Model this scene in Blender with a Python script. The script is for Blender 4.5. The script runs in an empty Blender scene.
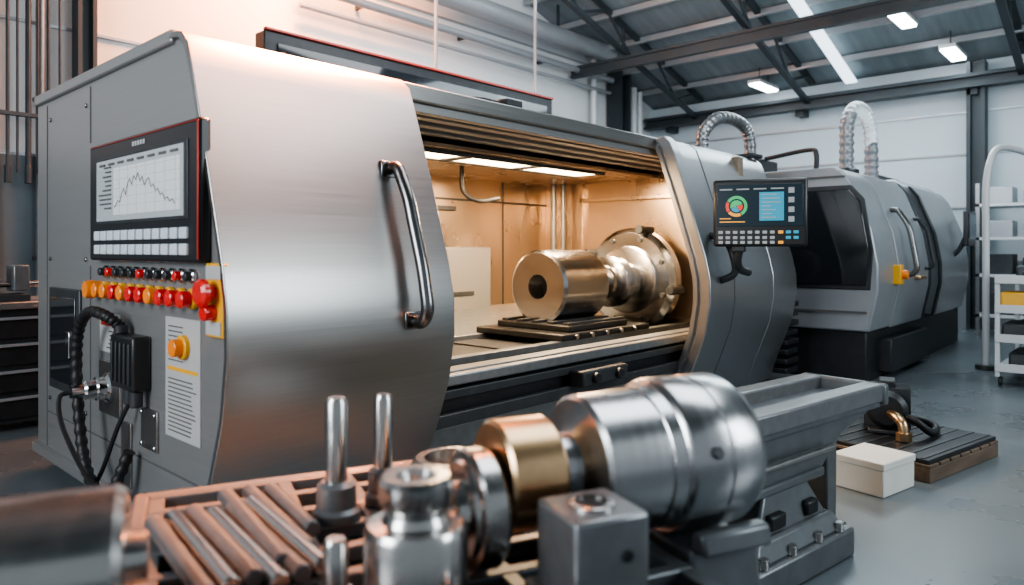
import bpy, bmesh, math, random
from mathutils import Vector, Matrix
random.seed(4)
S = bpy.context.scene
COL = S.collection

# ------------------------------------------------------------ materials
def mat(name, col, metal=0.0, rough=0.5, var=0.0, vscale=(6,6,6), bump=0.0, emis=None, estr=0.0, rvar=0.0, coat=0.0):
    m = bpy.data.materials.new(name); m.use_nodes = True
    nt = m.node_tree; N = nt.nodes; L = nt.links
    b = N['Principled BSDF']
    b.inputs['Base Color'].default_value = (*col, 1)
    b.inputs['Metallic'].default_value = metal
    b.inputs['Roughness'].default_value = rough
    if coat: b.inputs['Coat Weight'].default_value = coat
    if emis:
        b.inputs['Emission Color'].default_value = (*emis, 1)
        b.inputs['Emission Strength'].default_value = estr
    if var or bump or rvar:
        tc = N.new('ShaderNodeTexCoord'); mp = N.new('ShaderNodeMapping')
        mp.inputs['Scale'].default_value = vscale
        L.new(tc.outputs['Object'], mp.inputs['Vector'])
        nz = N.new('ShaderNodeTexNoise'); nz.inputs['Scale'].default_value = 1.0
        nz.inputs['Detail'].default_value = 5
        L.new(mp.outputs['Vector'], nz.inputs['Vector'])
        if var:
            mx = N.new('ShaderNodeMapRange')
            mx.inputs['From Min'].default_value = .3; mx.inputs['From Max'].default_value = .7
            mx.inputs['To Min'].default_value = 1-var; mx.inputs['To Max'].default_value = 1+var
            L.new(nz.outputs['Fac'], mx.inputs['Value'])
            vm = N.new('ShaderNodeVectorMath'); vm.operation = 'SCALE'
            vm.inputs[0].default_value = col
            L.new(mx.outputs['Result'], vm.inputs['Scale'])
            L.new(vm.outputs['Vector'], b.inputs['Base Color'])
        if rvar:
            mr = N.new('ShaderNodeMapRange')
            mr.inputs['From Min'].default_value = .3; mr.inputs['From Max'].default_value = .7
            mr.inputs['To Min'].default_value = rough-rvar; mr.inputs['To Max'].default_value = rough+rvar
            L.new(nz.outputs['Fac'], mr.inputs['Value']); L.new(mr.outputs['Result'], b.inputs['Roughness'])
        if bump:
            bp = N.new('ShaderNodeBump'); bp.inputs['Strength'].default_value = bump
            bp.inputs['Distance'].default_value = 0.01
            L.new(nz.outputs['Fac'], bp.inputs['Height']); L.new(bp.outputs['Normal'], b.inputs['Normal'])
    return m

STEEL  = mat('brushed_steel', (.37,.365,.355), .95, .31, .045, (1.5,1.5,160), 0, rvar=.025)
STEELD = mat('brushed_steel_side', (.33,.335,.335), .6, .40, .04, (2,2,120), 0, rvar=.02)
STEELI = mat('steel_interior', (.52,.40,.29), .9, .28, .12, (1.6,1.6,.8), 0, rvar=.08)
STEELR = mat('steel_right', (.38,.39,.40), .9, .32, .03, (1.5,1.5,120), 0, rvar=.02)
HANDLE = mat('satin_handle_steel', (.22,.22,.22), 1, .25)
TURN   = mat('turned_steel', (.52,.51,.50), 1, .22, .04, (20,20,20), 0, rvar=.04)
TURNW  = mat('polished_steel_workpiece', (.58,.60,.62), 1, .2, .03, (40,4,4), 0, rvar=.04)
TURN2  = mat('turned_steel_ringed', (.52,.525,.53), 1, .24, .03, (60,2,2), 0, rvar=.03)
CHROME = mat('chrome', (.70,.70,.70), 1, .12)
BRASS  = mat('brass', (.66,.45,.26), 1, .28, .06, (30,30,30))
CAST   = mat('grey_casting', (.17,.185,.195), .5, .38, .12, (14,14,14), .08)
CASTL  = mat('light_casting', (.29,.30,.31), .75, .34, .10, (20,20,20), .05)
BLACKM = mat('black_metal', (.022,.024,.027), .3, .42, .2, (10,10,10), .05)
DARK   = mat('dark_grey', (.05,.055,.06), .4, .45, .15, (10,10,10))
RUB    = mat('black_rubber', (.012,.012,.013), 0, .5)
PLBLK  = mat('black_plastic', (.018,.019,.021), 0, .32)
WHITE  = mat('white_enamel', (.58,.60,.61), .1, .4, .04, (4,4,4))
MGREY  = mat('machine_grey', (.33,.35,.37), .4, .34, .04, (4,4,4))
LABEL  = mat('label_white', (.42,.43,.42), 0, .5)
INK    = mat('label_ink', (.10,.10,.10), 0, .6)
YEL    = mat('yellow_plastic', (.80,.42,.03), 0, .35)
ORG    = mat('orange_plastic', (.90,.25,.02), 0, .3)
RED    = mat('red_plastic', (.70,.02,.015), 0, .25, coat=.3)
REDG   = mat('red_trim', (.35,.03,.02), 0, .35)
KEY    = mat('key_white', (.50,.56,.60), 0, .4, emis=(.6,.7,.75), estr=.12)
SCR    = mat('screen_grey', (.30,.33,.35), 0, .25, emis=(.55,.6,.62), estr=.18)
SCRL   = mat('screen_light', (.45,.47,.48), 0, .3, emis=(.8,.85,.88), estr=.25)
SCRINK = mat('screen_ink', (.05,.07,.1), 0, .3)
SCRB   = mat('screen_blue', (.02,.1,.16), 0, .25, emis=(.05,.45,.65), estr=.6)
SCRN   = mat('screen_navy', (.01,.015,.02), 0, .2, emis=(.01,.03,.045), estr=.5)
SCRG   = mat('screen_green', (.05,.4,.15), 0, .3, emis=(.1,.6,.22), estr=.35)
SCRO   = mat('screen_orange', (.7,.3,.05), 0, .3, emis=(.9,.4,.05), estr=.6)
SCRR   = mat('screen_red', (.6,.05,.03), 0, .3, emis=(.8,.08,.04), estr=.5)
GLASS  = mat('dark_window_glass', (.015,.018,.022), 0, .08, coat=.5)
WALLM  = mat('painted_wall', (.66,.68,.69), 0, .7, .04, (.7,.7,.7), .02)
WALLB  = mat('painted_wall_cool', (.47,.54,.58), 0, .65, .05, (.7,.7,.7), .02)
WAINS  = mat('wall_lower_panel', (.09,.125,.145), 0, .5, .1, (2,2,2))
ROOFM  = mat('roof_sheet', (.20,.24,.26), .1, .6, .15, (1,8,1))
BEAM   = mat('dark_beam_paint', (.035,.045,.052), .2, .5, .1, (3,3,3))
FLOORM = mat('concrete_floor', (.12,.142,.155), 0, .28, .16, (.9,.9,.9), .02, rvar=.08)
WOOD   = mat('pallet_wood', (.14,.10,.07), 0, .7, .25, (3,30,10), .1)
BOXW   = mat('white_carton', (.72,.71,.66), 0, .6, .05, (6,6,6))
LAMPC  = mat('lamp_cool', (1,1,1), 0, .5, emis=(.88,.96,1), estr=16)
SKYL   = mat('skylight_sheet', (.8,.85,.9), 0, .5, emis=(.78,.92,1), estr=2.0)
LAMPW  = mat('lamp_warm', (1,.9,.7), 0, .5, emis=(1,.74,.45), estr=12)

# ------------------------------------------------------------ helpers
def root(name, loc=(0,0,0), rz=0):
    e = bpy.data.objects.new(name, None); e.empty_display_size = .1
    e.location = loc; e.rotation_euler = (0,0,math.radians(rz)); COL.objects.link(e); return e

def finish(bm, name, parent, m, bev=0, smooth=True, seg=2):
    bmesh.ops.recalc_face_normals(bm, faces=bm.faces)
    if smooth:
        for f in bm.faces: f.smooth = True
        for e in bm.edges:
            if len(e.link_faces)==2 and e.calc_face_angle(0) > math.radians(32): e.smooth = False
    me = bpy.data.meshes.new(name); bm.to_mesh(me); bm.free()
    me.materials.append(m)
    o = bpy.data.objects.new(name, me); COL.objects.link(o)
    if parent: o.parent = parent
    if bev:
        b = o.modifiers.new('bev','BEVEL'); b.width = bev; b.segments = seg; b.limit_method='ANGLE'
        b.angle_limit = math.radians(32); b.harden_normals = False
    return o

def addbox(bm, x0,x1,y0,y1,z0,z1, tx=0, ty=0):
    v = [bm.verts.new(p) for p in [(x0,y0,z0),(x1,y0,z0),(x1,y1,z0),(x0,y1,z0),
         (x0+tx,y0+ty,z1),(x1-tx,y0+ty,z1),(x1-tx,y1-ty,z1),(x0+tx,y1-ty,z1)]]
    for f in [(0,3,2,1),(4,5,6,7),(0,1,5,4),(1,2,6,5),(2,3,7,6),(3,0,4,7)]:
        bm.faces.new([v[i] for i in f])

def box(parent, name, x0,x1,y0,y1,z0,z1, m, bev=.004, tx=0, ty=0):
    bm = bmesh.new(); addbox(bm,x0,x1,y0,y1,z0,z1,tx,ty)
    return finish(bm,name,parent,m,bev)

def boxes(parent, name, lst, m, bev=0):
    bm = bmesh.new()
    for b in lst: addbox(bm,*b)
    return finish(bm,name,parent,m,bev)

def basis(d):
    d = Vector(d).normalized()
    up = Vector((0,0,1)) if abs(d.z)<.95 else Vector((1,0,0))
    a = d.cross(up).normalized(); b = a.cross(d).normalized()
    return d,a,b

def addlathe(bm, prof, o, axis, seg=48, inner=None):
    d,a,b = basis(axis); o = Vector(o); rings=[]
    for t,r in prof:
        if r<=1e-6: rings.append([bm.verts.new(o+d*t)])
        else: rings.append([bm.verts.new(o+d*t+(a*math.cos(2*math.pi*i/seg)+b*math.sin(2*math.pi*i/seg))*r) for i in range(seg)])
    for r0,r1 in zip(rings,rings[1:]):
        for i in range(seg):
            j=(i+1)%seg
            if len(r0)==1 and len(r1)==1: continue
            if len(r0)==1: bm.faces.new([r0[0],r1[i],r1[j]])
            elif len(r1)==1: bm.faces.new([r0[i],r0[j],r1[0]])
            else: bm.faces.new([r0[i],r0[j],r1[j],r1[i]])

def lathe(parent,name,prof,o,axis,m,seg=48,bev=0):
    bm=bmesh.new(); addlathe(bm,prof,o,axis,seg); return finish(bm,name,parent,m,bev)

def cyl(parent,name,p0,p1,r,m,seg=32,bev=.003):
    p0=Vector(p0); p1=Vector(p1); l=(p1-p0).length
    c=min(bev,r*.4,l*.3)
    return lathe(parent,name,[(0,0),(0,r-c),(c,r),(l-c,r),(l,r-c),(l,0)],p0,p1-p0,m,seg)

def cyls(parent,name,lst,m,seg=24):
    bm=bmesh.new()
    for p0,p1,r in lst:
        p0=Vector(p0);p1=Vector(p1);l=(p1-p0).length;c=r*.15
        addlathe(bm,[(0,0),(0,r-c),(min(c,l*.3),r),(l-min(c,l*.3),r),(l,r-c),(l,0)],p0,p1-p0,seg)
    return finish(bm,name,parent,m)

def extr(parent,name,pts,x0,x1,m,bev=.004):
    bm=bmesh.new()
    a=[bm.verts.new((x0,y,z)) for y,z in pts]; b=[bm.verts.new((x1,y,z)) for y,z in pts]
    bm.faces.new(a); bm.faces.new(list(reversed(b)))
    n=len(pts)
    for i in range(n):
        j=(i+1)%n; bm.faces.new([a[i],b[i],b[j],a[j]])
    return finish(bm,name,parent,m,bev)

def catmull(pts,n=10):
    P=[Vector(p) for p in pts]; P=[2*P[0]-P[1]]+P+[2*P[-1]-P[-2]]; out=[]
    for i in range(1,len(P)-2):
        for k in range(n):
            t=k/n; a,b,c,d=P[i-1:i+3]
            out.append(.5*((2*b)+(c-a)*t+(2*a-5*b+4*c-d)*t*t+(3*b-a-3*c+d)*t**3))
    out.append(P[-2]); return out

def tube(parent,name,pts,r,m,seg=14,corr=0,n=10,smooth_path=True,period=4):
    path=catmull(pts,n) if smooth_path else [Vector(p) for p in pts]
    bm=bmesh.new(); rings=[]; d0=(path[1]-path[0]).normalized(); d,a,b=basis(d0)
    for i,p in enumerate(path):
        dd=(path[min(i+1,len(path)-1)]-path[max(i-1,0)]).normalized()
        a=(a-dd*a.dot(dd)).normalized(); b=dd.cross(a)
        rr=r*(1+(corr if (i%period)<period/2 else -corr))
        rings.append([bm.verts.new(p+(a*math.cos(2*math.pi*k/seg)+b*math.sin(2*math.pi*k/seg))*rr) for k in range(seg)])
    for r0,r1 in zip(rings,rings[1:]):
        for k in range(seg):
            j=(k+1)%seg; bm.faces.new([r0[k],r0[j],r1[j],r1[k]])
    bm.faces.new(rings[0]); bm.faces.new(list(reversed(rings[-1])))
    return finish(bm,name,parent,m)

# ------------------------------------------------------------ room
def slab(name,x0,x1,y0,y1,z0,z1,m):
    return box(None,name,x0,x1,y0,y1,z0,z1,m,0)
slab('floor',-5,14.2,-7,8.7,-.1,0,FLOORM)
def gable(name,y0,y1,m):
    bm=bmesh.new()
    pts=[(-5,0),(14.2,0),(14.2,4.45),(6,6.9),(-5,6.9)]
    a=[bm.verts.new((x,y0,z)) for x,z in pts]; b=[bm.verts.new((x,y1,z)) for x,z in pts]
    bm.faces.new(a); bm.faces.new(list(reversed(b)))
    for i in range(5):
        j=(i+1)%5; bm.faces.new([a[i],b[i],b[j],a[j]])
    return finish(bm,name,None,m,0,False)
gable('wall_back',8.5,8.7,WALLM)
slab('wall_right',14,14.2,-7,8.5,0,4.45,WALLB)
bm=bmesh.new()
for (xa,za,xb,zb) in [(14.2,4.45,6,6.9),(6,6.9,-5,6.9)]:
    v=[bm.verts.new(p) for p in [(xa,-7,za),(xa,8.7,za),(xb,8.7,zb),(xb,-7,zb)]]
    w=[bm.verts.new((p.co.x,p.co.y,p.co.z+.1)) for p in v]
    bm.faces.new(v); bm.faces.new(w[::-1])
    for i in range(4): bm.faces.new([v[i],w[i],w[(i+1)%4],v[(i+1)%4]])
finish(bm,'ceiling',None,ROOFM,0,False)
def rz(x): return 4.45+(14.2-x)*(2.45/8.2) if x>6 else 6.9
boxes(None,'trim_1',[(13.97,14.0,-7,8.5,z,z+.03) for z in (1.1,2.0,2.9,3.6)],MGREY)
boxes(None,'trim_2',[(-5,14,8.47,8.5,z,z+.03) for z in (2.25,3.6,5.0)],MGREY)
slab('trim_3',-5,7,8.44,8.5,0,2.25,WAINS)
slab('trim_4',13.94,14,-7,8.4,0,1.05,MGREY)
r=root('crane_rail_beam')
boxes(r,'rail',[(13.55,13.8,-7,8.4,4.12,4.18),(13.64,13.71,-7,8.4,4.0,4.12),(13.55,13.8,-7,8.4,3.95,4.0)],BEAM)
boxes(r,'brackets',[(13.7,14,y,y+.15,3.85,4.1) for y in (-4,-1,2.2,5,7.8)],BEAM)
r=root('steel_column')
boxes(r,'shaft',[(13.7,13.98,2.1,2.16,0,4.4),(13.7,13.98,2.3,2.36,0,4.4),(13.8,13.86,2.16,2.3,0,4.4)],BEAM)
r=root('steel_column')
boxes(r,'shaft',[(2.42,2.46,8.25,8.45,0,6.85),(2.56,2.60,8.25,8.45,0,6.85),(2.46,2.56,8.33,8.37,0,6.85)],BEAM)
r=root('steel_column')
boxes(r,'shaft',[(12.2,12.26,8.1,8.45,0,4.95),(12.5,12.56,8.1,8.45,0,4.95),(12.26,12.5,8.25,8.3,0,4.95)],BEAM)
r=root('wall_pipes')
cyls(r,'risers',[((12.95,8.3,0),(12.95,8.3,4.75),.09),((13.2,8.3,0),(13.2,8.3,4.7),.07),((11.6,8.35,0),(11.6,8.35,5.1),.06)],WHITE)
r=root('overhead_duct')
cyls(r,'duct',[((5,8.0,5.15),(11.7,8.0,5.15),.16),((5,8.25,4.75),(12.1,8.25,4.75),.06),((5,8.3,4.5),(12.1,8.3,4.5),.035)],MGREY)
boxes(r,'hangers',[(x,x+.04,7.98,8.02,5.2,rz(x)+.02) for x in (6,8,10)]+[(x,x+.04,8.23,8.49,4.72,4.78) for x in (6,8,10)],BEAM)
r=root('roof_truss')
for y in (7.2,4.9,1.6,-1.2,-4):
    bm=bmesh.new()
    for (za,zb) in [(-.03,-.10),(-.5,-.57)]:
        for xa,xb in [(13.9,6),(6,-5)]:
            v=[]
            for dy in (-.05,.05):
                v.append([bm.verts.new((x,y+dy,rz(x)+zz)) for x,zz in ((xa,za),(xb,za),(xb,zb),(xa,zb))])
            bm.faces.new(v[0]); bm.faces.new(v[1][::-1])
            for i in range(4): bm.faces.new([v[0][i],v[1][i],v[1][(i+1)%4],v[0][(i+1)%4]])
    finish(bm,'chord',r,BEAM,0,False)
    web=[]
    x=13.6; up=True
    while x>0:
        xn=x-.8
        web.append(((x,y,rz(x)-(.06 if up else .53)),(xn,y,rz(xn)-(.53 if up else .06)),.028)); x=xn; up=not up
    cyls(r,'web',web,BEAM,8)
r=root('roof_purlins')
boxes(r,'purlins',[(x,x+.08,-7,8.45,rz(x)-.13,rz(x)-.03) for x in (13.2,12.3,11.4,10.5,9.6,8.7,7.8,6.9)],MGREY)
r=root('tie_beam')
boxes(r,'beam',[(10.9,11.0,-7,8.4,4.60,4.65),(10.93,10.97,-7,8.4,4.65,4.77),(10.9,11.0,-7,8.4,4.77,4.82)],BEAM)
boxes(r,'hangers',[(10.93,10.97,y,y+.05,4.82,rz(10.95)) for y in (-4,-1.2,1.6,4.9,7.2)],BEAM)
for (x0,x1,y0,y1) in [(10.0,13.9,4.1,4.30),(11.0,13.8,.6,.85)]:
    r=root('skylight_strip'); bm=bmesh.new()
    v=[bm.verts.new((x,y,rz(x)-o)) for o in (.14,.17) for x,y in ((x0,y0),(x1,y0),(x1,y1),(x0,y1))]
    for f in [(0,1,2,3),(7,6,5,4),(0,4,5,1),(1,5,6,2),(2,6,7,3),(3,7,4,0)]: bm.faces.new([v[i] for i in f])
    finish(bm,'sheet',r,SKYL,0,False)
for (x,y) in [(13.3,5.6),(13.2,2.45),(12.0,2.9),(9.5,2.2),(9.5,6.2),(5.5,6.8),(12,-1)]:
    r=root('ceiling_light',(x,y,rz(x)-.3))
    box(r,'housing',-.45,.45,-.12,.12,.0,.06,WHITE)
    box(r,'diffuser',-.43,.43,-.10,.10,-.03,.0,LAMPC,.003)
    cyls(r,'rods',[((-.2,0,.06),(-.2,0,.32),.01),((.2,0,.06),(.2,0,.24),.01)],BEAM,8)

r=root('overhead_gantry_panel')
box(r,'frame',3.75,8.5,6.9,7.1,3.2,3.60,BLACKM,.01)
box(r,'glass',3.9,8.35,6.88,6.9,3.27,3.48,GLASS,0)
box(r,'trim_top',3.75,8.5,6.87,6.93,3.60,3.63,REDG,.005)
boxes(r,'hangers',[(x,x+.03,6.985,7.015,3.63,rz(x)) for x in (6.2,8.2)],MGREY)

r=root('hanging_cables')
cyls(r,'cables',[((x,8.2,2.05),(x,8.2,6.8),rr) for x,rr in ((1.80,.016),(1.88,.012),(1.97,.026),(2.05,.012),(2.14,.016),(2.24,.012))],DARK,10)
box(r,'bar',1.65,2.35,8.17,8.23,2.6,2.64,DARK)
cyls(r,'hooks',[((x,8.2,1.95),(x,8.2,2.12),.03) for x in (1.80,1.97,2.14)],DARK,10)
r=root('vertical_wall_pipes')
cyls(r,'pipes',[((x,8.38,0.1),(x,8.38,6.8),.045) for x in (1.70,2.12)],CASTL,14)
boxes(r,'clips',[(x-.06,x+.06,8.36,8.44,z,z+.04) for x in (1.70,2.12) for z in (1.2,2.8,4.2)],DARK)

# ------------------------------------------------------------ tool cabinet left
r=root('tool_cabinet')
box(r,'body',-.4,1.95,6.05,6.7,.06,.88,DARK,.008)
boxes(r,'drawers',[(x0,x0+.72,6.02,6.05,z,z+.165) for x0 in (-.36,.41,1.18) for z in (.1,.29,.48,.67)],BLACKM,.006)
boxes(r,'pulls',[(x0+.04,x0+.68,5.99,6.02,z+.135,z+.155) for x0 in (-.36,.41,1.18) for z in (.1,.29,.48,.67)],MGREY,.003)
box(r,'worktop',-.45,2.0,5.98,6.75,.88,.93,CASTL,.008)
r=root('bench_vise',(.18,-.05,0))
box(r,'base',1.0,1.3,6.15,6.4,.93,.98,DARK)
box(r,'fixed_jaw',1.0,1.12,6.17,6.38,.98,1.19,CAST,.01)
box(r,'moving_jaw',1.20,1.30,6.17,6.38,1.0,1.19,CAST,.01)
cyl(r,'screw',(1.10,6.27,1.05),(1.48,6.27,1.05),.022,TURN)
cyl(r,'tommy_bar',(1.45,6.27,.96),(1.45,6.27,1.14),.009,TURN)
r=root('parts_bin')
box(r,'bin',.80,1.05,6.1,6.35,.93,1.03,BRASS,.01)
box(r,'contents',.83,1.02,6.13,6.32,1.03,1.06,DARK,.01)

# ------------------------------------------------------------ main CNC lathe
M=root('cnc_lathe')
prof=[(3.02,2.2),(2.92,2.185),(2.86,2.13),(2.82,2.03),(2.68,1.62),(2.56,1.24),(2.525,1.08),(2.52,.90),(2.56,.66),(2.65,.42),(2.72,.28)]
def prof_at(z):
    for (y0,z0),(y1,z1) in zip(prof,prof[1:]):
        if z1<=z<=z0: return y0+(y1-y0)*(z0-z)/(z0-z1)
    return prof[-1][0]
XL=1.25; YB=5.15; YS=5.0
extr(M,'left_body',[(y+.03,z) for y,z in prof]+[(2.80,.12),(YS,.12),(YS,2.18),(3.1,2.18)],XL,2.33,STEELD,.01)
inner=[(y+.03,z-(.02 if z>2.1 else 0)) for y,z in prof]
extr(M,'left_front_cover',prof+inner[::-1],XL-.025,2.36,STEEL,.004)
box(M,'left_top_edge',XL-.02,XL+.04,3.03,YS,2.16,2.22,STEELD,.01)
box(M,'roof_left',XL,2.36,3.02,YS,2.18,2.215,STEEL,.008)
box(M,'plinth_left',XL+.08,2.33,2.9,YS-.05,.0,.13,BLACKM,.01)
boxes(M,'side_seams',[(XL-.003,XL+.002,4.06,4.072,1.85,2.14),(XL-.003,XL+.002,4.06,4.072,.14,1.22),(XL-.003,XL+.002,4.8,4.812,.14,2.14),(XL-.003,XL+.002,2.8,4.8,.36,.368)],INK)
boxes(M,'side_bottom_flange',[(XL-.03,XL+.01,2.82,YS,.10,.16)],STEELD,.006)
cyls(M,'side_screws',[((XL-.008,y,z),(XL,y,z),.012) for y in (4.13,4.74) for z in (.45,1.25,2.05)],HANDLE,12)
boxes(M,'roof_cap',[(1.5,6.6,3.35,4.9,2.2,2.27)],STEELD,.02)
boxes(M,'header',[(2.34,6.2,2.98,3.10,2.11,2.2)],STEEL,.008)
box(M,'header_lip',2.34,6.2,3.02,3.08,2.06,2.11,STEELD,.004)
box(M,'roof_mid',2.34,6.2,3.08,YB,2.14,2.2,DARK,.004)
boxes(M,'ceiling_ribs',[(2.36,6.1,y,y+.08,2.11-.12*(y-3.1),2.15) for y in (3.13,3.26,3.39,3.52)],STEELD,.006)
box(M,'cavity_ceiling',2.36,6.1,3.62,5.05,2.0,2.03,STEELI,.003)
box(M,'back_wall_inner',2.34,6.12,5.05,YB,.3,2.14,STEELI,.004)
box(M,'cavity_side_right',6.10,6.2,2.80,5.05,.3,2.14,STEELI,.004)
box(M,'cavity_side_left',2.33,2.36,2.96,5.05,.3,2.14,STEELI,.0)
boxes(M,'work_lights',[(2.9,3.6,3.74,4.02,1.985,2.0),(3.7,4.4,3.74,4.02,1.985,2.0),(4.5,5.3,3.74,4.02,1.985,2.0)],LAMPW,.003)
boxes(M,'work_light_frames',[(2.88,5.33,3.71,3.74,1.975,2.0),(2.88,5.33,4.02,4.06,1.975,2.0),(3.61,3.69,3.74,4.02,1.975,2.0),(4.41,4.49,3.74,4.02,1.975,2.0)],DARK,.003)
boxes(M,'back_panel_seams',[(4.3,4.315,5.04,5.05,.62,2.0),(2.4,6.1,5.035,5.05,1.78,1.8),(5.4,5.412,5.04,5.05,.62,2.0)],DARK)
box(M,'back_access_panel',4.15,5.15,4.97,5.05,.62,1.33,STEELD,.015)
boxes(M,'panel_slot',[(4.5,4.9,4.955,4.97,.86,.9),(4.4,4.7,5.0,5.05,1.68,1.72)],DARK,.004)
cyls(M,'coolant_pipes',[((6.0,4.85,1.1),(6.0,4.85,2.0),.035),((6.0,4.72,1.15),(6.0,4.72,2.0),.025)],CASTL)
tube(M,'coolant_hose',[(4.2,4.4,2.0),(4.2,4.38,1.8),(4.3,4.3,1.72),(4.5,4.25,1.75)],.02,RUB)
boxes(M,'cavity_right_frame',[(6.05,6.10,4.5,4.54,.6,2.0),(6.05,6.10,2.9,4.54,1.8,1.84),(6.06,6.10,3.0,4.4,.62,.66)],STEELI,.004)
box(M,'bed_floor',2.36,6.1,2.95,5.05,.3,.5,DARK,.004)
boxes(M,'bed_rails',[(2.36,6.1,2.86,2.98,.55,.64),(2.36,6.1,3.28,3.36,.5,.62),(2.36,6.1,4.1,4.2,.5,.62)],CAST,.006)
boxes(M,'way_covers',[(2.36+.28*i,2.36+.28*i+.29,3.38,4.08,.5,.575+.012*(i%2)) for i in range(13)],DARK,.004)
extr(M,'chip_slope',[(4.22,.5),(5.04,.5),(5.04,.74),(4.22,.58)],2.36,6.1,CAST,.004)
boxes(M,'front_bed_bands',[(2.36,6.1,2.80,2.88,.50,.55),(2.36,6.1,2.78,2.82,.36,.43)],DARK,.006)
box(M,'front_bed_groove',2.36,6.1,2.84,2.96,.3,.55,BLACKM,.003)
box(M,'front_lip',2.36,6.1,2.80,2.87,.57,.63,CASTL,.008)
box(M,'front_panel_low',2.34,6.1,2.81,2.96,.1,.36,CAST,.01)
box(M,'plinth',2.34,6.7,2.9,YB-.05,0,.3,BLACKM,.01)
box(M,'rail_bracket',3.62,4.12,2.68,2.80,.43,.53,DARK,.012)
cyls(M,'bracket_bolts',[((x,2.65,.48),(x,2.69,.48),.035) for x in (3.74,4.0)],BLACKM)
box(M,'carriage_base',4.15,5.35,3.26,4.18,.62,.67,BLACKM,.01)
box(M,'carriage_slide',4.3,5.1,3.32,4.08,.67,.72,BLACKM,.01)
boxes(M,'carriage_tslots',[(4.32,5.08,y,y+.06,.72,.74) for y in (3.34,3.5,3.66,3.82,3.98)],DARK,.004)
cyls(M,'carriage_screws',[((4.3+.2*i,3.24,.645),(4.3+.2*i,3.26,.645),.02) for i in range(5)],TURN)
lathe(M,'headstock_boss',[(0,0),(0,.34),(.12,.36),(.14,0)],(5.97,3.75,1.0),(1,0,0),STEELR)
lathe(M,'chuck',[(0,0),(0,.08),(0,.44),(.02,.47),(.05,.49),(.14,.49),(.17,.47),(.17,0)],(5.76,3.75,1.02),(1,0,0),TURNW,72)
lathe(M,'chuck_step',[(0,0),(0,.30),(.01,.32),(.04,.32),(.04,0)],(5.73,3.75,1.02),(1,0,0),TURN2,72)
jl=[]
for k in range(8):
    a=math.radians(45*k+20); c=Vector((0,math.cos(a),math.sin(a)))
    jl.append((Vector((5.745,3.75,1.02))+c*.40,Vector((5.77,3.75,1.02))+c*.40,.024))
cyls(M,'chuck_bolts',jl,DARK)
cyls(M,'chuck_dogs',[(Vector((5.68,3.75,1.02))+Vector((0,math.cos(a),math.sin(a)))*.50,Vector((5.9,3.75,1.02))+Vector((0,math.cos(a),math.sin(a)))*.50,.04) for a in (math.radians(190),math.radians(110),math.radians(30))],DARK)
lathe(M,'spindle_nose',[(0,.11),(0,.11),(.2,.11),(.21,.15),(.25,.155),(.255,.12),(.30,.12),(.31,.20),(.33,.235),(.42,.235),(.44,.21),(.44,.17),(.62,.17),(.62,0)],(5.1,3.75,1.01),(1,0,0),TURNW,56)
lathe(M,'workpiece',[(.25,0),(.25,.095),(.0,.1),(0,.105),(0,.275),(.02,.30),(.58,.30),(.60,.28),(.60,.14),(.68,.13),(.68,0)],(4.43,3.75,1.0),(1,0,0),TURNW,72)
lathe(M,'workpiece_bore',[(0,0),(0,.094)],(4.60,3.75,1.0),(1,0,0),BLACKM)
profR=prof[:-1]+[(2.68,.35),(2.78,.06)]
backR=[(min(y+.13,3.09) if i else 3.09,z-(.05 if i==0 else 0)) for i,(y,z) in enumerate(profR)]
extr(M,'right_door',profR+backR[::-1],5.0,6.2,STEELR,.008)
extr(M,'right_body',profR+[(3.0,.06),(3.0,2.1),(3.1,2.2)],6.2,6.75,STEELR,.012)
box(M,'right_block',6.2,6.75,2.98,YB,.06,2.2,STEELR,.01)
rim=[(y-.025,z+(.02 if z>2 else 0)) for y,z in profR[1:]]
rin=[(y+.06,z-.01) for y,z in profR[1:]]
extr(M,'right_door_rim',rim+rin[::-1],4.955,5.07,STEELR,.01)
extr(M,'right_door_rim_inner',[(y+.09,z) for y,z in profR[2:]]+[(y+.13,z) for y,z in profR[2:]][::-1],4.975,5.02,STEELR,.006)
extr(M,'right_door_seam',[(y-.003,z) for y,z in profR[1:]]+[(y+.01,z) for y,z in profR[1:]][::-1],5.42,5.432,INK,0)
def handle(parent,x,zt,zb,off,r,m,pf):
    pts=[(x,pf(zt)+.02,zt),(x,pf(zt)-off*.6,zt+.005),(x,pf(zt)-off,zt-.05)]
    n=6
    for i in range(1,n):
        z=zt-.05+(zb+.05-zt+.05)*i/n; pts.append((x,pf(z)-off,z))
    pts+=[(x,pf(zb)-off,zb+.05),(x,pf(zb)-off*.6,zb-.005),(x,pf(zb)+.02,zb)]
    tube(parent,'door_handle',pts,r,m,16)
handle(M,2.10,1.68,.98,.10,.030,HANDLE,prof_at)
boxes(M,'handle_pads',[(2.05,2.15,prof_at(1.68)-.015,prof_at(1.68)+.03,1.64,1.72),(2.05,2.15,prof_at(.98)-.012,prof_at(.98)+.03,.94,1.02)],HANDLE,.006)
tube(M,'right_door_handle',[(5.2,2.66,1.42),(5.2,2.5,1.38),(5.18,2.42,1.25),(5.2,2.42,1.12),(5.2,2.56,1.05)],.028,DARK,14)
tube(M,'extraction_hose',[(5.9,3.05,2.2),(5.92,3.05,2.36),(6.1,3.02,2.50),(6.35,3.0,2.54),(6.6,2.98,2.50),(6.68,2.95,2.36),(6.68,2.95,2.05)],.055,CASTL,16,.07,14)
box(M,'hose_flange',6.58,6.78,2.86,3.06,2.19,2.23,DARK,.01)
tube(M,'roof_pipe',[(4.5,4.6,2.25),(4.5,4.6,2.62),(4.62,4.6,2.68),(4.9,4.6,2.68)],.02,DARK)
boxes(M,'roof_valve',[(4.88,5.1,4.5,4.7,2.55,2.72)],DARK,.01)
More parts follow.
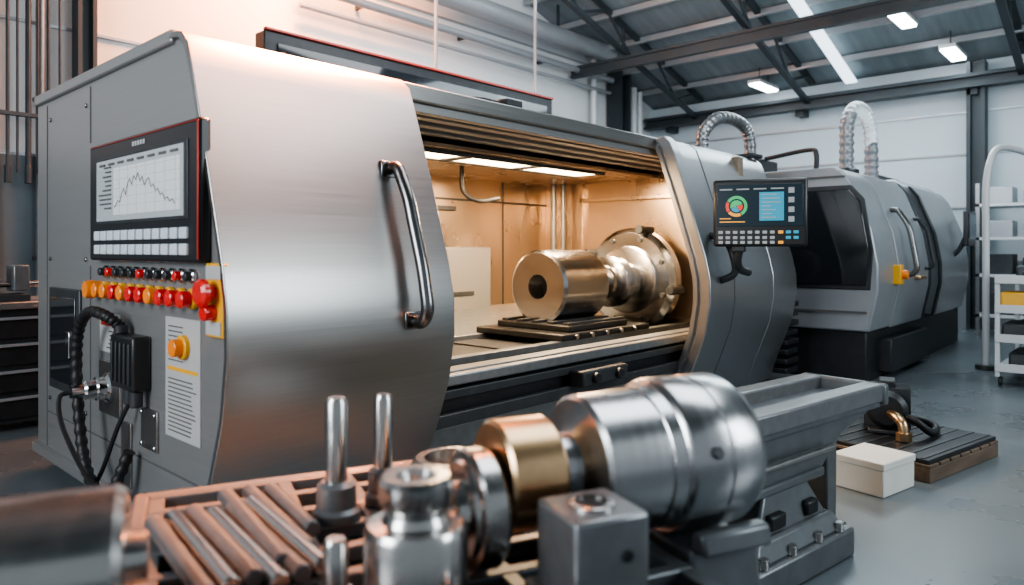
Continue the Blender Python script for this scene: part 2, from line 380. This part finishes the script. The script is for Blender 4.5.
lathe(M,'rear_spindle_drum',[(0,0),(0,.14),(.1,.14),(.1,.18),(.3,.18),(.34,.12),(.34,0)],(6.72,2.9,1.12),(1,0,0),CAST)
boxes(M,'rear_bellows',[(6.75,7.05+.02*(i%2),2.62,3.1,.12+.09*i,.17+.09*i) for i in range(8)],BLACKM,.01)
# -------- control panel on the left side
P=M
box(P,'hmi_housing',1.20,1.25,2.70,3.92,1.25,1.81,PLBLK,.012)
boxes(P,'hmi_bezel',[(1.196,1.201,2.70,2.712,1.265,1.795),(1.196,1.201,2.70,3.90,1.795,1.800)],REDG,.002)
box(P,'hmi_screen_frame',1.195,1.202,2.79,3.82,1.42,1.735,DARK,.004)
box(P,'hmi_screen',1.190,1.197,2.82,3.79,1.435,1.72,SCR,.002)
box(P,'screen_chart_area',1.187,1.191,2.84,3.56,1.46,1.675,SCRL,0)
boxes(P,'screen_text',[(1.185,1.188,3.59,3.59+random.uniform(.06,.17),1.68-.021*i,1.687-.021*i) for i in range(10)]
      +[(1.185,1.188,2.86+.115*i,2.93+.115*i,1.692,1.702) for i in range(8)],INK)
boxes(P,'screen_grid',[(1.1862,1.1872,2.84,3.56,1.50+.04*i,1.5012+.04*i) for i in range(5)]
      +[(1.1862,1.1872,2.88+.1*i,2.882+.1*i,1.46,1.675) for i in range(7)],SCR)
hts=[.02,.03,.05,.04,.08,.10,.07,.12,.14,.11,.15,.13,.16,.12,.14,.10,.12,.13,.09,.10,.07,.08,.05,.06,.03,.04,.02,.03,.01]
pts=[(1.184,3.54-.0235*i,1.475+hts[i]) for i in range(29)]
tube(P,'screen_trace',pts,.0014,SCRINK,6,0,1,False)
boxes(P,'hmi_keys',[(1.188,1.202,2.79+.088*i,2.79+.088*i+.066,zz,zz+.045) for i in range(12) for zz in (1.28,1.345)],KEY,.004)
boxes(P,'hmi_title',[(1.197,1.201,3.22+.03*i,3.24+.03*i,1.758,1.778) for i in range(5)],LABEL)
lst=[];rings=[]
for i in range(11):
    y=2.85+.096*i
    rings.append(((1.228,y,1.195),(1.25,y,1.195),.030)); lst.append(((1.205,y,1.195),(1.23,y,1.195),.019))
cyls(P,'selector_rings',rings,CHROME); cyls(P,'selector_caps',[l for i,l in enumerate(lst) if i%4!=1],DARK)
cyls(P,'selector_caps_red',[l for i,l in enumerate(lst) if i%4==1],RED)
A=[];B=[];C=[]
for i in range(10):
    y=2.84+.108*i
    C.append(((1.222,y,1.105),(1.25,y,1.105),.042)); t=((1.18,y,1.105),(1.224,y,1.105),.034)
    (A if i in (0,1,2,4,5,7) else B).append(t)
cyls(P,'push_button_collars',C,YEL); cyls(P,'push_buttons_red',A,RED); cyls(P,'push_buttons_orange',B,ORG)
lathe(P,'mode_knob',[(0,0),(0,.04),(.03,.048),(.05,.042),(.07,.042),(.07,0)],(1.18,3.93,1.105),(1,0,0),ORG)
box(P,'estop_plate',1.225,1.25,2.56,2.70,.97,1.25,YEL,.006)
box(P,'estop_label',1.221,1.226,2.57,2.69,1.19,1.24,LABEL,0)
box(P,'estop_label_low',1.221,1.226,2.57,2.69,.98,1.03,LABEL,0)
lathe(P,'estop_mushroom',[(0,0),(0,.04),(.010,.052),(.03,.052),(.04,.036),(.065,.026),(.065,0)],(1.16,2.63,1.14),(1,0,0),RED)
cyl(P,'estop_lock',(1.18,2.63,1.065),(1.225,2.63,1.065),.03,RED)
box(P,'warning_label',1.246,1.25,3.64,3.92,.80,.99,LABEL,0)
box(P,'warning_label_red',1.244,1.247,3.66,3.90,.93,.975,REDG,0)
boxes(P,'warning_label_text',[(1.244,1.247,3.67,3.67+random.uniform(.1,.2),.82+.02*i,.827+.02*i) for i in range(5)],INK)
box(P,'spec_plate',1.245,1.25,2.79,3.12,.52,1.02,LABEL,0)
box(P,'spec_plate_yellow',1.243,1.246,2.81,3.10,.80,.815,YEL,0)
boxes(P,'spec_plate_text',[(1.243,1.246,2.82+random.uniform(0,.06),3.09,.545+.018*i,.550+.018*i) for i in range(13)]+[(1.243,1.246,2.95,3.09,.84+.02*i,.845+.02*i) for i in range(8)],INK)
cyl(P,'aux_stop_collar',(1.225,2.93,.905),(1.25,2.93,.905),.05,YEL)
cyl(P,'aux_stop_button',(1.19,2.93,.905),(1.227,2.93,.905),.036,ORG)
box(P,'window_frame',1.235,1.25,4.20,4.72,.52,1.09,DARK,.008)
box(P,'window_recess',1.228,1.237,4.25,4.67,.57,1.04,GLASS,.004)
box(P,'window_latch',1.215,1.23,4.30,4.36,.72,.86,CHROME,.004)
box(P,'connector_box',1.17,1.25,3.28,3.55,.68,.92,PLBLK,.012)
boxes(P,'connector_box_ribs',[(1.16,1.175,3.30+.05*i,3.32+.05*i,.71,.89) for i in range(5)],DARK,.003)
cyls(P,'connector_glands',[((1.2,3.32,.68),(1.2,3.32,.61),.027),((1.21,3.42,.68),(1.21,3.42,.61),.027),((1.2,3.5,.92),(1.2,3.5,.96),.03)],DARK)
box(P,'socket_plate',1.235,1.25,3.62,3.9,.50,.76,STEEL,.006)
lathe(P,'metal_connector',[(0,0),(0,.03),(.05,.034),(.06,.045),(.10,.045),(.105,.055),(.14,.055),(.15,.07),(.18,.07),(.18,0)],(1.065,3.74,.64),(1,0,0),CHROME)
boxes(P,'small_plates',[(1.24,1.25,3.2,3.38,.42,.60),(1.24,1.25,3.5,3.62,.2,.5)],STEEL,.004)
cyls(P,'plate_screws',[((1.232,y,z),(1.24,y,z),.01) for y in (3.22,3.36) for z in (.44,.58)],CHROME)
tube(P,'cable_coiled',[(1.2,3.5,.95),(1.15,3.54,1.0),(1.13,3.7,1.01),(1.13,3.84,.92),(1.13,3.88,.75),(1.13,3.84,.5),(1.13,3.76,.3),(1.13,3.6,.20),(1.15,3.45,.24),(1.2,3.4,.4)],.024,RUB,12,.10,16,True,4)
tube(P,'cable_thin',[(1.21,3.42,.62),(1.18,3.48,.5),(1.16,3.6,.3),(1.16,3.75,.16),(1.2,3.9,.10)],.010,RUB,8)
tube(P,'cable_thin_2',[(1.07,3.74,.64),(1.02,3.74,.62),(1.02,3.70,.5),(1.08,3.62,.3),(1.15,3.55,.17),(1.22,3.5,.12)],.011,RUB,8)

# -------- control pendant
r=root('control_pendant',(5.10,2.18,1.575),-70)
box(r,'housing',-.33,.33,0,.07,-.25,.25,PLBLK,.02)
box(r,'screen',-.30,.30,-.006,.002,-.10,.21,SCRN,.003)
box(r,'window_blue',-.0,.17,-.009,-.005,-.06,.15,SCRB,0)
boxes(r,'window_lines',[(.015,.015+random.uniform(.06,.14),-.011,-.009,-.04+.028*i,-.032+.028*i) for i in range(7)],SCR)
boxes(r,'side_icons',[(.20,.24,-.009,-.005,-.07+.07*i,-.03+.07*i) for i in range(4)],SCR)
boxes(r,'top_bar',[(-.28+.12*i,-.19+.12*i,-.009,-.005,.17,.18) for i in range(4)],SCR)
def sector(parent,name,cx,cz,r0,r1,a0,a1,y,m,n=12):
    bm=bmesh.new(); A=[];B=[]
    for i in range(n+1):
        a=math.radians(a0+(a1-a0)*i/n)
        A.append(bm.verts.new((cx+r0*math.cos(a),y,cz+r0*math.sin(a)))); B.append(bm.verts.new((cx+r1*math.cos(a),y,cz+r1*math.sin(a))))
    for i in range(n): bm.faces.new([A[i],B[i],B[i+1],A[i+1]])
    finish(bm,name,parent,m,0,False)
gx,gz=-.16,.05
sector(r,'gauge_dial_green',gx,gz,.055,.078,-60,150,-.010,SCRG)
sector(r,'gauge_dial_red',gx,gz,.055,.078,155,215,-.010,SCRR)
sector(r,'gauge_dial_orange',gx,gz,.055,.078,220,295,-.010,SCRO)
sector(r,'gauge_pie_green',gx,gz,.004,.045,20,200,-.010,SCRG)
sector(r,'gauge_pie_blue',gx,gz,.004,.045,205,300,-.010,SCRB)
sector(r,'gauge_pie_red',gx,gz,.004,.045,305,375,-.010,SCRR)
boxes(r,'gauge_bars',[(-.28,-.10,-.009,-.005,-.07,-.062),(-.28,-.2,-.009,-.005,-.045,-.038)],SCRO)
boxes(r,'keys',[(-.29+.052*i,-.258+.052*i,-.010,.0,zz,zz+.022) for i in range(8) for zz in (-.155,-.195,-.23)],SCR,.003)
boxes(r,'keys_colour',[(.13+.052*i,.165+.052*i,-.010,.0,zz,zz+.022) for i in range(1,3) for zz in (-.155,-.195)],SCRB,.003)
boxes(r,'keys_orange',[(.13,.165,-.010,.0,zz,zz+.022) for zz in (-.155,-.23)],SCRO,.003)
tube(r,'arm',[(-.12,.05,-.2),(-.16,.1,-.34),(-.15,.18,-.42),(-.1,.33,-.45)],.03,DARK,14)
box(r,'arm_clamp',-.2,-.1,.02,.1,-.29,-.2,DARK,.01)

# ------------------------------------------------------------ second machine
Q=root('machining_centre')
pq=[(2.42,2.13),(2.34,2.10),(2.24,1.97),(2.06,1.5),(2.0,1.15),(2.0,.9),(2.08,.50)]
extr(Q,'body_left',pq+[(4.6,.50),(4.6,2.13)],7.42,9.4,MGREY,.02)
extr(Q,'body_right',pq+[(4.6,.50),(4.6,2.2),(2.5,2.2)],10.0,11.8,MGREY,.02)
extr(Q,'door_sheet',[(y-.015,z) for y,z in pq[1:]]+[(y+.01,z) for y,z in pq[1:]][::-1],8.1,9.44,MGREY,.006)
extr(Q,'door_sheet_far',[(y-.015,z) for y,z in pq[1:]]+[(y+.01,z) for y,z in pq[1:]][::-1],9.96,11.2,MGREY,.006)
extr(Q,'door_edge_trims',[(y-.02,z) for y,z in pq[1:]]+[(y,z) for y,z in pq[1:]][::-1],9.36,9.46,BLACKM,.004)
extr(Q,'door_edge_trims_far',[(y-.02,z) for y,z in pq[1:]]+[(y,z) for y,z in pq[1:]][::-1],9.92,10.04,BLACKM,.004)
box(Q,'cavity_back',9.38,10.02,2.9,4.6,.5,2.1,BLACKM,0)
box(Q,'cavity_top',9.38,10.02,2.45,4.6,2.05,2.13,MGREY,.01)
box(Q,'base',7.48,11.75,2.12,4.55,0,.50,BLACKM,.02)
box(Q,'base_step',7.9,9.4,2.0,2.15,.05,.40,BLACKM,.02)
extr(Q,'side_window',[(2.16,1.78),(2.26,1.90),(3.1,1.90),(3.1,.95),(2.10,.95),(2.08,1.3)],7.40,7.43,GLASS,.01)
extr(Q,'side_window_frame',[(2.12,1.80),(2.24,1.94),(3.16,1.94),(3.16,.91),(2.07,.91),(2.04,1.3)],7.41,7.43,DARK,.01)
boxes(Q,'side_trim',[(7.405,7.422,2.1,4.5,.68,.70),(7.405,7.422,2.3,4.5,2.02,2.04)],INK)
def pq_at(z):
    for (y0,z0),(y1,z1) in zip(pq,pq[1:]):
        if z1<=z<=z0: return y0+(y1-y0)*(z0-z)/(z0-z1)
    return 2.05
handle(Q,8.35,1.72,1.05,.12,.028,HANDLE,pq_at)
handle(Q,9.2,1.65,1.1,.1,.02,DARK,pq_at)
box(Q,'estop_box',7.95,8.07,1.93,2.03,.95,1.15,YEL,.01)
cyl(Q,'estop_button',(8.01,1.88,1.05),(8.01,1.935,1.05),.045,ORG)
box(Q,'door_latch',8.7,9.0,1.92,2.0,.98,1.02,BRASS,.008)
box(Q,'display_housing',10.6,11.1,1.80,1.86,1.35,1.8,PLBLK,.01)
box(Q,'display_screen',10.64,11.06,1.79,1.80,1.45,1.76,SCRN,0)
tube(Q,'display_arm',[(10.85,1.86,1.5),(10.85,1.95,1.3),(10.85,2.05,1.2)],.03,DARK)
tube(Q,'extraction_hose',[(8.5,2.62,2.12),(8.5,2.62,2.45),(8.53,2.62,2.75),(8.72,2.6,2.93),(9.0,2.58,2.92),(9.18,2.56,2.75),(9.22,2.56,2.4),(9.22,2.56,2.12)],.075,MGREY,16,.08,14)
lathe(Q,'hose_collar',[(0,0),(0,.13),(.08,.13),(.1,.1),(.1,0)],(8.5,2.62,2.12),(0,0,1),DARK)
boxes(Q,'roof_unit',[(7.5,8.0,3.2,3.8,2.12,2.3),(10.3,11.5,2.8,3.8,2.2,2.32)],DARK,.02)
tube(Q,'roof_pipe',[(7.48,2.6,2.10),(7.48,2.6,2.28),(7.55,2.7,2.34),(7.65,3.2,2.3)],.025,DARK)

# ------------------------------------------------------------ parts cart, shelving, stand at right
r=root('parts_cart',(8.60,.97,0),0)
boxes(r,'posts',[(x,x+.04,y,y+.04,.09,1.02) for x in (-.45,.85) for y in (-.45,.16)],WHITE,.004)
boxes(r,'shelves',[(-.45,.89,-.45,.20,z,z+.04) for z in (.14,.42,.70,.98)],WHITE,.006)
boxes(r,'shelf_lips',[(-.46,-.44,-.45,.20,z,z+.08) for z in (.14,.42,.70,.98)],WHITE,.004)
cyls(r,'casters',[((x,y-.015,.045),(x,y+.015,.045),.045) for x in (-.4,.84) for y in (-.4,.16)],RUB)
boxes(r,'bins_orange',[(-.42,-.05,-.4,-.14,.74,.92),(0,.35,-.4,-.1,.74,.92)],ORG,.02)
boxes(r,'bins_yellow',[(-.42,-.05,-.10,.16,.74,.90),(-.42,-.10,-.36,-.10,.46,.56)],YEL,.02)
boxes(r,'bins_dark',[(-.4,.1,-.06,.15,.46,.6),(-.38,.2,-.38,.1,.18,.32),(.2,.6,-.38,.1,.46,.58)],DARK,.02)
boxes(r,'top_tools',[(-.35,-.1,-.3,.0,1.02,1.1),(.1,.5,-.2,.1,1.02,1.14)],DARK,.02)
r=root('storage_shelving',(12.9,1.0,0),0)
boxes(r,'uprights',[(x,x+.05,y,y+.05,0,2.3) for x in (-.3,.35) for y in (-1.6,-.2,1.0)],CASTL)
boxes(r,'boards',[(-.3,.4,-1.6,1.05,z,z+.04) for z in (.3,.9,1.45,1.95)],WHITE)
boxes(r,'stock_dark',[(-.2,.3,-1.5+.42*i,-1.5+.42*i+.3,z+.04,z+.04+.2+.05*(i%3)) for i in range(6) for z in (.3,.9)],DARK,.01)
boxes(r,'stock_light',[(-.2,.3,-1.5+.42*i,-1.5+.42*i+.3,z+.04,z+.04+.15+.05*(i%3)) for i in range(6) for z in (1.45,1.95)],MGREY,.01)
r=root('extraction_arm',(9.2,1.40,0),0)
cyl(r,'base',(0,0,0),(0,0,.05),.10,DARK)
tube(r,'pipe',[(0,0,.04),(0,0,.8),(0,0,1.5),(0,0,1.95),(.04,-.03,2.25),(.18,-.10,2.42),(.5,-.30,2.38),(.85,-.5,2.2)],.035,WHITE,16)

# pallet + motor
r=root('wooden_pallet',(5.02,1.24,0),-12)
boxes(r,'runners',[(-.46,.46,y,y+.09,0,.08) for y in (-.40,-.045,.31)],WOOD,.005)
boxes(r,'deck',[(-.46+.134*i,-.46+.134*i+.115,-.40,.40,.08,.10) for i in range(7)],WOOD,.004)
box(r,'mat',-.45,.45,-.39,.39,.10,.125,BLACKM,.004)
boxes(r,'mat_grooves',[(-.44,.44,-.36+.09*i,-.34+.09*i,.125,.129) for i in range(9)],DARK)
r=root('coolant_pump',(5.13,1.33,.131),15)
box(r,'foot',-.20,.23,-.11,.11,0,.025,DARK,.006)
lathe(r,'motor',[(0,0),(0,.09),(.03,.12),(.12,.125),(.34,.125),(.36,.10),(.42,.10),(.44,.05),(.44,0)],(-.2,0,.15),(1,0,0),BLACKM)
boxes(r,'fins',[(-.1+.04*i,-.09+.04*i,-.135,.135,.025,.28) for i in range(6)],DARK,.003)
box(r,'terminal_box',-.08,.1,-.05,.05,.27,.32,BLACKM,.01)
tube(r,'black_hose',[(-.16,-.09,.12),(-.20,-.16,.10),(-.15,-.24,.03),(0,-.28,.026),(.15,-.25,.026),(.25,-.15,.026)],.024,RUB,12)
tube(r,'brass_elbow',[(-.2,-.02,.13),(-.27,-.05,.13),(-.31,-.08,.10),(-.32,-.09,.03)],.03,BRASS)
lathe(r,'brass_nut',[(0,0),(0,.045),(.05,.045),(.05,0)],(-.32,-.09,.0),(0,0,1),BRASS,6)
r=root('white_carton',(4.25,1.17,0),-12)
box(r,'carton',-.17,.17,-.14,.14,0,.17,BOXW,.006)
box(r,'lid',-.175,.175,-.145,.145,.14,.18,BOXW,.006)

# ------------------------------------------------------------ right casting bed
r=root('casting_bed',(3.05,1.25,0),-8.6)
boxes(r,'rails',[(-1.0,.66,-.20,-.10,.585,.67),(-1.0,.66,.10,.20,.585,.67)],CASTL,.01)
boxes(r,'top_web',[(-1.0,.64,-.19,.19,.56,.61)],CAST,.01)
bm=bmesh.new()
for y0,y1 in ((-.16,-.10),(.10,.16)):
    pts=[(-1.0,.57),(.60,.57),(.55,.54),(.30,.48),(.12,.36),(-1.0,.36)]
    a=[bm.verts.new((x,y0,z)) for x,z in pts]; b=[bm.verts.new((x,y1,z)) for x,z in pts]
    bm.faces.new(a); bm.faces.new(b[::-1])
    for i in range(6): bm.faces.new([a[i],b[i],b[(i+1)%6],a[(i+1)%6]])
finish(bm,'side_girder',r,CAST,.008)
boxes(r,'girder_flange',[(-1.0,.12,-.18,.18,.34,.38)],CAST,.01)
box(r,'end_plate',.62,.67,-.21,.21,.57,.67,CAST,.012)
bm=bmesh.new(); addbox(bm,-.42,.12,-.19,.19,.18,.36,.12,.04); addbox(bm,-.55,.22,-.26,.26,.0,.12); addbox(bm,-.50,.18,-.24,.24,.12,.20,.06,.03)
finish(bm,'leg',r,CAST,.012)
boxes(r,'leg_windows',[(-.33,-.22,-.20,-.16,.21,.27),(-.06,.03,-.20,-.16,.21,.27)],BLACKM,.01)
cyls(r,'anchor_bolts',[((x,-.235,.12),(x,-.235,.16),.022) for x in (-.45,-.25,-.05,.12)],TURN)
bm=bmesh.new(); addbox(bm,.32,.40,-.09,.09,.04,.50,-.01,0); addbox(bm,.28,.44,-.12,.12,0,.05)
finish(bm,'end_leg',r,CAST,.010)
tube(r,'rail_pipe',[(-.9,-.19,.46),(0,-.19,.46),(.16,-.19,.46)],.016,TURN)

# ------------------------------------------------------------ foreground bench (group frame)
GO=(1.2,1.06,0); GR=-23
def groot(n): return root(n,GO,GR)
r=groot('slotted_machine_table')
box(r,'plate',-.78,.32,-.62,.80,.53,.57,BLACKM,.01)
ribs=[(-.78,.32,y,y+.035,.57,.61) for y in (.765,.64,.50,.36,.22,.08,-.06,-.2,-.34,-.48,-.62)]
ribs+=[(x,x+.04,-.62,.80,.57,.608) for x in (-.78,-.60,-.44,-.26,-.08,.10,.28)]
boxes(r,'ribs',ribs,CAST,.005)
boxes(r,'rim',[(-.80,.32,.79,.83,.50,.61),(-.82,-.78,-.62,.83,.50,.61)],CASTL,.008)
box(r,'apron',-.74,.28,-.58,.74,.30,.53,DARK,.01)
boxes(r,'legs',[(x,x+.12,y,y+.12,0,.3) for x in (-.7,.13) for y in (-.55,.6)],CAST,.008)
box(r,'wing_plate',-1.5,-.80,-.62,.10,.54,.59,CAST,.01)
boxes(r,'wing_leg',[(-1.4,-1.28,-.5,0,0,.54)],CAST,.008)
r=groot('steel_rod_stack')
rods=[];rods2=[]
for i in range(6):
    x=-.73+.045*i; y0=.50+.02*(i%3)
    t=((x-.03,y0,.635),(x+.08,y0-.46,.635),.021)
    (rods if i%2 else rods2).append(t)
cyls(r,'rods_bright',rods,TURN); cyls(r,'rods_dark',rods2,CAST)
cyls(r,'bars',[((-.59,.62,.640),(-.50,.12,.640),.022),((-.53,.64,.637),(-.44,.18,.637),.02),((-.475,.62,.64),(-.415,.28,.64),.02)],CAST)
def pin(e1,e2,zt,rad,collar):
    r=groot('locating_pin')
    lathe(r,'collar',[(0,0),(0,collar),(.02,collar),(.03,collar*.82),(.085,collar*.8),(.095,collar*.62),(.095,0)],(e1,e2,.612),(0,0,1),CAST)
    lathe(r,'pin',[(0,0),(0,rad),(zt-.612-.012,rad),(zt-.612,rad-.006),(zt-.612,rad*.45),(zt-.632,rad*.4),(zt-.632,0)],(e1,e2,.612),(0,0,1),TURN)
pin(-.335,.41,.92,.028,.062); pin(-.195,.478,.905,.025,.05)
r=groot('ring_flange')
lathe(r,'ring',[(0,.08),(0,.125),(.03,.13),(.05,.12),(.06,.11),(.06,.085),(0,.08)],(.05,.60,.612),(0,0,1),TURN,56)
r=groot('stepped_hub')
lathe(r,'hub',[(0,0),(0,.10),(.15,.10),(.165,.092),(.17,.066),(.185,.060),(.20,.066),(.215,.072),(.245,.072),(.255,.064),(.255,.04),(.23,.034),(.23,0)],(-.285,-.12,.612),(0,0,1),TURN,56)
r=groot('threaded_stud')
lathe(r,'stud',[(0,0),(0,.033),(.03,.033),(.03,.024),(.12,.024),(.13,.018),(.13,0)],(-.425,-.05,.612),(0,0,1),TURN)
r=groot('bearing_ring')
lathe(r,'ring',[(0,.02),(0,.05),(.06,.05),(.07,.042),(.07,.024),(0,.02)],(-.16,-.33,.612),(0,0,1),TURN)
lathe(r,'core',[(0,0),(0,.021),(.05,.021),(.05,0)],(-.16,-.33,.612),(0,0,1),DARK)
r=groot('flange_disc')
lathe(r,'disc',[(0,0),(0,.04),(-.02,.045),(-.02,.06),(0,.065),(0,.10),(.01,.105),(.012,.122),(.02,.128),(.06,.128),(.07,.12),(.07,.0)],(-.155,-.01,.742),(1,0,0),TURN,64)
r=groot('turned_shaft')
zc=.80
lathe(r,'brass_collar',[(.03,.05),(0,.052),(0,.06),(0,.115),(.008,.123),(.125,.123),(.135,.113),(.135,.05)],(-.075,0,zc),(1,0,0),BRASS,64)
lathe(r,'bore',[(0,0),(0,.052)],(-.05,0,zc),(1,0,0),BLACKM)
lathe(r,'shaft',[(0,0),(0,.05),(.06,.05),(.06,.078),(.125,.078),(.135,.10),(.145,.150),(.155,.160),(.30,.164),(.303,.161),(.308,.161),(.311,.166),(.345,.168),(.352,.179),(.36,.184),(.45,.184),(.453,.182),(.458,.182),(.461,.185),(.54,.185),(.565,.172),(.58,.156),(.58,.10),(.60,.10),(.60,0)],(-.01,0,zc),(1,0,0),TURN2,96)
cyls(r,'grub_screws',[((.40,-.175,.84),(.40,-.19,.845),.014)],DARK)
r=groot('shaft_saddle_stand')
bm=bmesh.new(); addbox(bm,.34,.60,-.24,.24,.0,.06); addbox(bm,.35,.57,-.20,.20,.06,.612,.01,.06)
finish(bm,'pedestal',r,CAST,.012)
bm=bmesh.new(); addbox(bm,.36,.56,-.19,-.13,.61,.66,0,.01); addbox(bm,.36,.56,.13,.19,.61,.66,0,.01)
finish(bm,'cheeks',r,CAST,.01)
r=groot('shaft_rest_block')
box(r,'block',.07,.115,-.07,.07,.612,.72,CAST,.008)
r=groot('drilled_block')
bm=bmesh.new(); addbox(bm,-.05,.11,-.33,-.17,.612,.805); addbox(bm,-.07,.14,-.35,-.15,.612,.64)
finish(bm,'block',r,CASTL,.008)
lathe(r,'bore_ring',[(0,.045),(.006,.045),(.008,.04),(.008,.03),(0,.03)],(.03,-.25,.804),(0,0,1),TURN)
lathe(r,'bore',[(0,0),(0,.03),(.003,.03),(.003,0)],(.03,-.25,.805),(0,0,1),BLACKM)
cyl(r,'side_screw',(.06,-.335,.73),(.06,-.328,.73),.012,BLACKM)
r=groot('steel_drum')
lathe(r,'drum',[(0,0),(0,.13),(.42,.13),(.43,.10),(.47,.10),(.48,.132),(.66,.132),(.675,.12),(.675,.05),(.71,.045),(.71,0)],(-1.46,.0,.748),(1,0,0),TURN,64)
boxes(r,'cradle',[(-1.35,-1.25,-.08,.08,.591,.63),(-.95,-.86,-.08,.08,.591,.63)],CAST,.005)

# ------------------------------------------------------------ lights
def area(name,loc,target,size,power,col,sy=None,spread=None):
    l=bpy.data.lights.new(name,'AREA'); l.energy=power; l.color=col; l.size=size
    if sy: l.shape='RECTANGLE'; l.size_y=sy
    if spread: l.spread=math.radians(spread)
    o=bpy.data.objects.new(name,l); o.location=loc
    o.rotation_euler=(Vector(target)-Vector(loc)).to_track_quat('-Z','Y').to_euler(); COL.objects.link(o); return o
area('light_interior_a',(3.6,3.9,1.96),(3.8,3.9,0),.5,50,(1,.68,.40),.3)
area('light_interior_b',(4.9,3.9,1.96),(4.9,3.9,0),.9,120,(1,.68,.40),.3)
area('light_warm_highbay',(4.9,7.2,6.4),(4.9,8.5,4.2),1.2,850,(1,.34,.12),None,120)
area('light_warm_machine',(3.3,3.4,4.9),(1.7,3.1,2.15),.9,150,(1,.30,.10),None,42)
area('light_overhead_cool',(4.5,.6,5.9),(4,1.0,0),3.5,150,(.88,.95,1))
area('light_hall_right',(10.5,3.5,4.4),(10.5,3.5,0),3.5,220,(.80,.94,1))
area('light_hall_wall',(6,5.3,5.4),(7,8.5,3.5),3,170,(.92,.96,1))
area('light_roof_up',(9,1.5,3.2),(10.5,3,6),3,60,(.84,.95,1))
area('light_side_fill',(-3.5,2.5,2.8),(1.3,3.8,1.2),2.5,240,(.90,.95,1))  # added fill to lift the dark left side panel, no window modelled
area('light_front_fill',(5.5,-5,3.5),(5.5,2.5,1.0),3.0,230,(.86,.95,1))  # added fill panel for reflections in the steel, not a real window

w=bpy.data.worlds.new('hall_world'); S.world=w; w.use_nodes=True
nt=w.node_tree; bg=nt.nodes['Background']
bg.inputs['Color'].default_value=(.70,.79,.86,1); bg.inputs['Strength'].default_value=.40
try:
    S.view_settings.view_transform='AgX'; S.view_settings.look='AgX - Medium High Contrast'; S.view_settings.exposure=.15
except Exception as e: print(e)

# ------------------------------------------------------------ camera
c=bpy.data.cameras.new('camera'); c.sensor_width=36; c.lens=25.03; c.shift_y=-.0415
c.dof.use_dof=True; c.dof.focus_distance=4.3; c.dof.aperture_fstop=1.6
o=bpy.data.objects.new('camera',c); o.location=(0,0,1.3); o.rotation_euler=(math.radians(90),0,math.radians(-47.7))
COL.objects.link(o); S.camera=o
